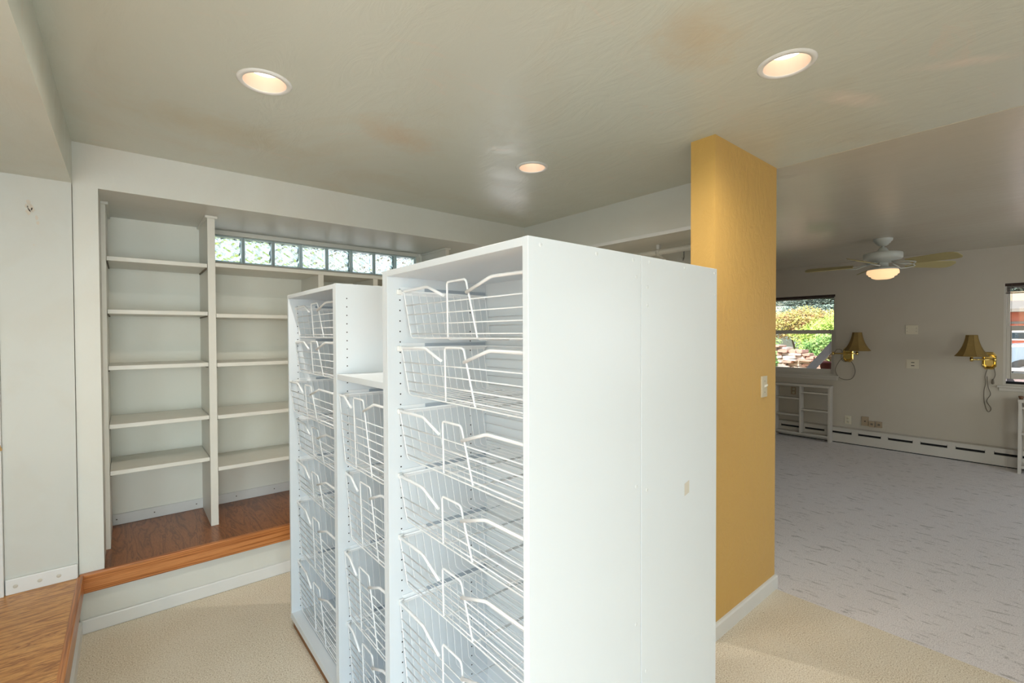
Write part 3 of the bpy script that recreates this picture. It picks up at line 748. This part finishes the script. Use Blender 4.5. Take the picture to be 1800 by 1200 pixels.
plate('wall_outlet', 1.885, 1.960, 0.262, 0.378, 'ivory duplex outlet low on the wall beside the white bookcase', 'outlet', M['den_ivory'], 'duplex')
plate('coax_plate', 1.693, 1.770, 0.267, 0.388, 'tan cable plate with black centre above the baseboard heater', 'wall plate', M['tanbox'], 'coax', 0.012)
plate('phone_jack', 1.627, 1.687, 0.262, 0.338, 'small tan jack box touching the cable plate', 'jack', M['tanbox'], 'jack', 0.03)
plate('phone_jack', 1.550, 1.612, 0.264, 0.341, 'small tan jack box farthest from the duplex outlet', 'jack', M['tanbox'], 'jack', 0.03)

# ------------------------------------------------------------------ baseboard heater
ht = thing('baseboard_heater', (7.5, 0.6, 0), 'cream baseboard heater with dark slots along the den wall', 'heater')
XH = 7.492
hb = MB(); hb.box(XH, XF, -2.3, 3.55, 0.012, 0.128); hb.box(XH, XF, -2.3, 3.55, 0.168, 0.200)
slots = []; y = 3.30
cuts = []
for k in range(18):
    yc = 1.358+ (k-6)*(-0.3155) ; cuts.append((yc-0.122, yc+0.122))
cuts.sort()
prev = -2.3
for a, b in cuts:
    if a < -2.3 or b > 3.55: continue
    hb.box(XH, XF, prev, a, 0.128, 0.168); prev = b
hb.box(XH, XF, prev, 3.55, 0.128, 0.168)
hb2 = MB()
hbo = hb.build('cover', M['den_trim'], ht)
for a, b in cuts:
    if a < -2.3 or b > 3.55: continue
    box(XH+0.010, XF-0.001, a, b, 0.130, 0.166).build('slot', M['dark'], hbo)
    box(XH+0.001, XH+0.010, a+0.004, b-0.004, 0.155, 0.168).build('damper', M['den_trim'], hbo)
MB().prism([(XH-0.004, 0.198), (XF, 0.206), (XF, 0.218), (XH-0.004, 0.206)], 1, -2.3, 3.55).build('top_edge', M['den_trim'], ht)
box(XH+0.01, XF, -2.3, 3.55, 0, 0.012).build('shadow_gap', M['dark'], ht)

# ------------------------------------------------------------------ low bookcases in the den
def low_case(label, x0, x1, y0, y1, H, div, left, right, slot_top=None):
    t = thing('low_bookcase', ((x0+x1)/2, (y0+y1)/2, 0), label, 'bookcase', None)
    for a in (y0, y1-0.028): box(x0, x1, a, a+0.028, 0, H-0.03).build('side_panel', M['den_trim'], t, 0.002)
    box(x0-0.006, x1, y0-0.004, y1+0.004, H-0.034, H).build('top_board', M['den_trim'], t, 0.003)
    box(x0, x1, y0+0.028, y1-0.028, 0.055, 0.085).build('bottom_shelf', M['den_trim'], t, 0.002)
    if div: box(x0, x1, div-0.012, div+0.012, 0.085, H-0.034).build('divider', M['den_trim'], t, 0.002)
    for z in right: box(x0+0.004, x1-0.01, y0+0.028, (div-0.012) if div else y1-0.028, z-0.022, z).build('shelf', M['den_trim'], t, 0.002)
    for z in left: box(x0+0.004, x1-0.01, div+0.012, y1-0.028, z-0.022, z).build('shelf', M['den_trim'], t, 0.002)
    return t
low_case('low white bookcase under the garden hedge window', 7.375, 7.488, 2.085, 2.80, 0.776, 2.452, (0.575, 0.335), (0.672, 0.425))
low_case('low white bookcase under the driveway window', 7.275, 7.488, -0.42, 0.345, 0.790, None, (), (0.71, 0.435))
# outlet on the wall inside the bookcase
plate('wall_outlet', 2.56, 2.632, 0.60, 0.71, 'brown duplex outlet on the wall inside the low bookcase', 'outlet', M['tanbox'], 'duplex')
kb = thing('small_knob', (7.30, 0.33, 0.79), 'small brown knob resting on the bookcase under the driveway window', 'knob')
MB().lathe([(0.0001, 0.0), (0.016, 0.0), (0.012, 0.010), (0.022, 0.022), (0.020, 0.034), (0.0001, 0.038)], (7.30, 0.325, 0.790), 14).build('knob_body', M['knobwood'], kb)

# ------------------------------------------------------------------ den windows (double hung)
def window(name, W, label, lift=0.0, meet=1.52):
    y0, y1, z0, z1 = W; t = bpy.data.objects.new(name, None); COL.objects.link(t); t.location = (XF+0.08, (y0+y1)/2, z0)
    tag(t, label, 'window', None, 'structure')
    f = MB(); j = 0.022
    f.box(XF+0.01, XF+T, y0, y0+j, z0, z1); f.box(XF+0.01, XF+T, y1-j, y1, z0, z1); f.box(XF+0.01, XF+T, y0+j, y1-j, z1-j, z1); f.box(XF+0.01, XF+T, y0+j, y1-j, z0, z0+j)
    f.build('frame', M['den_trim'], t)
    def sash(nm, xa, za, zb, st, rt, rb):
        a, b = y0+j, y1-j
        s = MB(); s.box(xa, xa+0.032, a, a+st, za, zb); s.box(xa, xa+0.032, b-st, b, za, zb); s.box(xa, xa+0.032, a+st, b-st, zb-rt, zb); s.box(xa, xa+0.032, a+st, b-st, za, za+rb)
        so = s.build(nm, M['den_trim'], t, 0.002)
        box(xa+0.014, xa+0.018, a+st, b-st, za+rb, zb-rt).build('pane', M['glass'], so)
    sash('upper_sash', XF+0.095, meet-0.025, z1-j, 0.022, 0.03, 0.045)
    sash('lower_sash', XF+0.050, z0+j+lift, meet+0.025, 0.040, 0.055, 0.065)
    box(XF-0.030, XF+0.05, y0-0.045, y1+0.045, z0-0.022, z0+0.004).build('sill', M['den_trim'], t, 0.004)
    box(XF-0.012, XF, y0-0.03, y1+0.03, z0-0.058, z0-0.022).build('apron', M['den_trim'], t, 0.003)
    return t
window('window_2', W1, 'white double-hung den window looking onto the hedge and stone wall')
w2 = window('window_3', W2, 'white double-hung den window looking onto the driveway', 0.055, 1.55)
box(XF+0.03, XF+0.09, W2[0]+0.022, W2[1]-0.022, 0.928, 0.952).build('track', M['dark'], w2)
# raised blinds bunched at the window heads
def blind(W, label, n):
    y0, y1, z0, z1 = W
    t = thing('raised_blind', (XF+0.03, (y0+y1)/2, z1-0.14), label, 'blind')
    box(XF+0.006, XF+0.040, y0+0.008, y1-0.008, z1-0.036, z1-0.004).build('head_rail', M['brown_blind'], t, 0.002)
    for k in range(n):
        z = z1-0.048-k*0.0145
        s = MB(); s.prism([(XF+0.008+random.uniform(-.002, .002), z), (XF+0.045, z-0.004), (XF+0.045, z-0.006), (XF+0.008, z-0.0025)], 1, y0+0.012+random.uniform(0, .004), y1-0.012)
        s.build('slat', M['brown_blind'], t)
    box(XF+0.010, XF+0.042, y0+0.012, y1-0.012, z1-0.048-n*0.0145-0.010, z1-0.048-n*0.0145).build('bottom_rail', M['brown_blind'], t)
    yc = y1-0.06 if W is W2 else y0+0.06
    MB().tube([(XF+0.004, yc, z1-0.02), (XF+0.004, yc+0.004, z0+0.25), (XF+0.004, yc, z0+0.08)], 0.0018, 5).build('pull_cord', M['cord'], t)
blind(W1, 'dark slatted blind bunched at the head of the hedge window', 5)
blind(W2, 'dark slatted blind bunched at the head of the driveway window', 4)

# ------------------------------------------------------------------ outdoors
g = MB()
xs = [7.71, 8.4, 9.0, 10.0, 11.2, 30]; zs = [-0.05, 0.15, 0.80, 0.72, 0.60, 0.60]
vs = []; fs = []
for x, z in zip(xs, zs):
    vs += [(x, 1.4, z), (x, 12, z)]
for i in range(len(xs)-1): fs.append((2*i, 2*i+2, 2*i+3, 2*i+1))
g.add(vs, fs); struct(g.build('ground', M['soil']), 'dry leafy garden bank outside the hedge window', 'ground')
struct(MB().add([(7.71, -12, 0.30), (34, -12, 0.45), (34, 1.4, 0.45), (7.71, 1.4, 0.30)], [(0, 1, 2, 3)]).build('ground', M['drive']), 'pinkish paved driveway outside the den', 'ground')
struct(MB().add([(-30, 4.0, 0.9), (7.6, 4.0, 0.9), (7.6, 40, 1.1), (-30, 40, 1.1)], [(0, 1, 2, 3)]).build('ground', M['gravel']), 'garden ground behind the glass block window', 'ground')
# dry stone wall: every stone its own piece
sw = thing('stone_wall', (11.0, 4.1, 0.6), 'dry stacked red sandstone garden wall below the hedge', 'stone wall')
stone_meshes = []
for q in range(6):
    b = MB(); rnd = random.Random(q); n = 8
    sq = [(-1, -.8), (-.4, -1), (.5, -.95), (1, -.7), (.95, .6), (.4, 1), (-.5, .9), (-1, .7)]
    pts = [(p[0]*(1+rnd.uniform(-.18, .1)), p[1]*(1+rnd.uniform(-.25, .1))) for p in sq]
    vs = []
    for sx, sc in ((-1, 0.92), (-0.8, 1.0), (1, 1.0)): vs += [(sx, p[0]*sc, p[1]*sc) for p in pts]
    fs = [tuple(range(n))]+[(r*n+i, r*n+(i+1) % n, (r+1)*n+(i+1) % n, (r+1)*n+i) for r in range(2) for i in range(n)]
    b.add(vs, fs); me = b.mesh('stone')
    bm = bmesh.new(); bm.from_mesh(me); bmesh.ops.recalc_face_normals(bm, faces=bm.faces); bm.to_mesh(me); bm.free()
    me.materials.append(M['stone1'] if q % 2 else M['stone2']); stone_meshes.append(me)
z = 0.55; row = 0
while z < 1.22:
    hh = random.uniform(0.020, 0.042); y = 3.1+random.uniform(0, 0.15)
    while y < 5.3:
        ww = random.uniform(0.11, 0.30)
        if z < 1.22-0.25*max(0, 3.9-y)-0.02*abs(y-4.1):
            o = bpy.data.objects.new('stone', random.choice(stone_meshes)); COL.objects.link(o); o.parent = sw
            o.location = (random.uniform(-.07, .07), y+ww/2-4.1, z+hh-0.6); o.scale = (0.16, ww*0.53, hh*1.05)
            o.rotation_euler = (random.uniform(-.06, .06), 0, random.uniform(-.1, .1))
        y += ww*1.02
    z += hh*1.9; row += 1

def shrub(name, c, rad, n, mat, leaf, label, cat, group=None, trunk_z=None):
    t = thing(name, (c[0], c[1], trunk_z if trunk_z is not None else c[2]-rad[2]), label, cat, group)
    vs = []; fs = []; rnd = random.Random(int(c[0]*97+c[1]*31+rad[0]*11))
    for i in range(n):
        d = Vector((rnd.gauss(0, 1), rnd.gauss(0, 1), rnd.gauss(0, 1))).normalized()
        k = rnd.random()**0.35
        lump = 1+0.16*math.sin(d.x*7+d.y*5)+0.12*math.sin(d.z*9+d.y*6)
        p = Vector((c[0]+d.x*rad[0]*k*lump, c[1]+d.y*rad[1]*k*lump, c[2]+d.z*rad[2]*k*lump))
        u = Vector((rnd.gauss(0, 1), rnd.gauss(0, 1), rnd.gauss(0, 1))).normalized(); v = u.orthogonal().normalized()
        s = leaf*rnd.uniform(0.6, 1.3); o = len(vs)
        vs += [p-u*s, p+v*s*0.45, p+u*s, p-v*s*0.45]; fs.append((o, o+1, o+2, o+3))
    b = MB(); b.add(vs, fs)
    fo = b.build('foliage', M[mat], t, fix=False); fo['kind'] = 'stuff'
    base = trunk_z if trunk_z is not None else c[2]-rad[2]
    st = MB()
    for q in range(4):
        a = q*1.7; st.tube([(c[0]+0.04*math.cos(a), c[1]+0.04*math.sin(a), base), (c[0]+rad[0]*0.3*math.cos(a), c[1]+rad[1]*0.3*math.sin(a), c[2])], [0.03, 0.012], 6)
    st.build('stems', M['bark'], t)
    return t
shrub('hedge_shrub', (12.8, 3.5, 1.28), (0.6, 0.82, 0.62), 17000, 'leaf1', 0.032, 'bright yellow-green shrub above the maroon pot outside the den', 'shrub', None, 0.60)
shrub('hedge_shrub', (12.1, 5.25, 1.20), (0.55, 0.66, 0.60), 14000, 'leaf2', 0.032, 'mid-green leafy shrub spilling over the stone wall', 'shrub', None, 0.60)
shrub('hedge_shrub', (11.55, 3.20, 1.10), (0.24, 0.60, 0.42), 9000, 'leaf2', 0.030, 'green shrub behind the low end of the stone wall', 'shrub', None, 0.6)
shrub('hedge_shrub', (10.4, 4.05, 0.90), (0.14, 0.16, 0.26), 2500, 'leaf2', 0.030, 'dark leafy plant in front of the stone wall', 'shrub', None, 0.66)
shrub('hedge_shrub', (14.2, 4.7, 1.75), (0.45, 1.1, 0.42), 9000, 'leaf4', 0.035, 'russet flowering shrub between the green hedge and the grey tree', 'shrub', None, 0.6)
shrub('garden_tree', (16.5, 7.9, 2.5), (1.1, 1.1, 1.3), 16000, 'leaf2', 0.05, 'green tree behind the stone wall shrubs', 'tree', None, 0.6)
shrub('garden_tree', (18.2, 5.4, 2.6), (1.1, 1.5, 1.35), 16000, 'leaf3', 0.05, 'blue-grey tree behind the russet shrub', 'tree', None, 0.6)
shrub('garden_tree', (25.5, 1.2, 3.4), (1.6, 3.2, 1.5), 9000, 'leaf3', 0.11, 'pale tree rising behind the salmon building', 'tree', None, 0.45)
shrub('garden_tree', (0.6, 9.5, 1.7), (2.2, 1.0, 0.75), 2600, 'leaf1', 0.10, 'green bush outside the glass block window', 'shrub', None, 0.92)
shrub('garden_tree', (2.6, 14.5, 2.6), (4.2, 1.4, 1.5), 3200, 'leaf3', 0.13, 'blue-grey tree beyond the glass block window', 'tree', None, 0.95)
# slanting timber and flower pot
br = thing('stair_stringer', (8.3, 2.6, 0.1), 'slanting weathered white timber outside the hedge window', 'timber')
d = Vector((0, -0.362, 0.456)).normalized(); q = Vector((0, d.z, -d.y))
a = Vector((8.3, 2.63, 0.915)) - d*1.0; e = Vector((8.3, 2.63, 0.915)) + d*1.7
hw = 0.052
vs = []
for p in (a, e):
    for sx in (-0.022, 0.022):
        for s in (-1, 1): vs.append(tuple(p+Vector((sx, 0, 0))+q*hw*s))
MB().add(vs, [(0, 1, 3, 2), (4, 6, 7, 5), (0, 4, 5, 1), (2, 3, 7, 6), (0, 2, 6, 4), (1, 5, 7, 3)]).build('board', M['brace'], br)
e2 = Vector((8.3, 2.63, 0.915)) + d*1.5
box(8.33, 8.42, e2.y-0.05, e2.y+0.05, 0.1, e2.z+0.2).build('post', M['brace'], br)
pt = thing('flower_pot', (9.2, 2.65, 0.79), 'maroon plastic flower pot on the garden bank outside the den', 'flower pot')
MB().lathe([(0.0001, 0.79), (0.085, 0.79), (0.118, 0.985), (0.130, 0.985), (0.130, 1.012), (0.118, 1.012), (0.112, 0.97), (0.0001, 0.97)], (9.2, 2.64, 0), 24).build('pot_body', M['pot'], pt)
shrub('hedge_shrub', (9.5, 2.55, 1.14), (0.16, 0.25, 0.20), 1200, 'leaf4', 0.035, 'straw-coloured dry plant behind the maroon pot', 'plant', None, 0.77)
# neighbouring building and parked car on the driveway side
nb = thing('neighbour_building', (18, 0.5, 0.42), 'salmon stucco building with grey shingled porch beyond the driveway', 'building')
box(17.5, 22, -6, 2.6, 0.40, 2.02).build('wall', M['salmon'], nb)
box(17.44, 17.5, -6, 2.6, 1.72, 1.78).build('dark_band', M['shingle'], nb)
MB().prism([(17.1, 2.02), (17.1, 2.10), (18.4, 2.36), (22, 2.36), (22, 2.02)], 1, -6.2, 2.8).build('shingle_roof', M['shingle'], nb)
MB().prism([(18.6, 2.36), (18.6, 2.62), (22, 2.75), (22, 2.36)], 1, -6.2, 2.8).build('upper_parapet', M['roofing'], nb)
wd = box(17.42, 17.5, -1.2, 1.6, 1.30, 1.56).build('window_strip', M['trim'], nb)
box(17.405, 17.42, -1.15, 1.55, 1.34, 1.50).build('pane', M['carglass'], wd)
car = thing('parked_car', (13.6, 0.2, 0.37), 'silver-blue car parked in the driveway outside the den', 'car')
prof = [(-2.0, 0.28), (-2.0, 0.62), (-1.9, 0.72), (-1.1, 0.84), (-0.55, 1.22), (0.7, 1.25), (1.3, 0.92), (1.95, 0.86), (2.05, 0.6), (2.02, 0.28)]
b = MB().prism([(p[0]+0.0, p[1]) for p in prof], 0, -0.82, 0.82)
b.v = [(v[0]+13.6, v[1]-0.75, v[2]+0.37) for v in b.v]
b.build('body', M['car'], car, 0.05)
gb = MB().prism([(-0.98, 0.86), (-0.50, 1.18), (0.66, 1.20), (1.16, 0.92)], 0, -0.835, 0.835)
gb.v = [(v[0]+13.6, v[1]-0.75, v[2]+0.37) for v in gb.v]; gb.build('side_window', M['carglass'], car)
box(12.73, 13.0, -2.85, 1.32, 0.78, 0.84).build('bumper_strip', M['trim'], car, 0.01)
for yy in (-1.25, 1.25):
    for xx in (12.80, 14.32):
        wv = MB().lathe([(0.0001, -0.01), (0.20, -0.01), (0.31, 0), (0.32, 0.05), (0.32, 0.09), (0.31, 0.11), (0.0001, 0.11)], (xx-0.05, yy-0.75, 0.69), 24, True, 'X')
        wo = wv.build('wheel', M['tyre'], car)
        MB().lathe([(0.0001, -0.016), (0.17, -0.014), (0.19, -0.008)], (xx-0.05, yy-0.75, 0.69), 20, True, 'X').build('hubcap', M['steel'], wo)
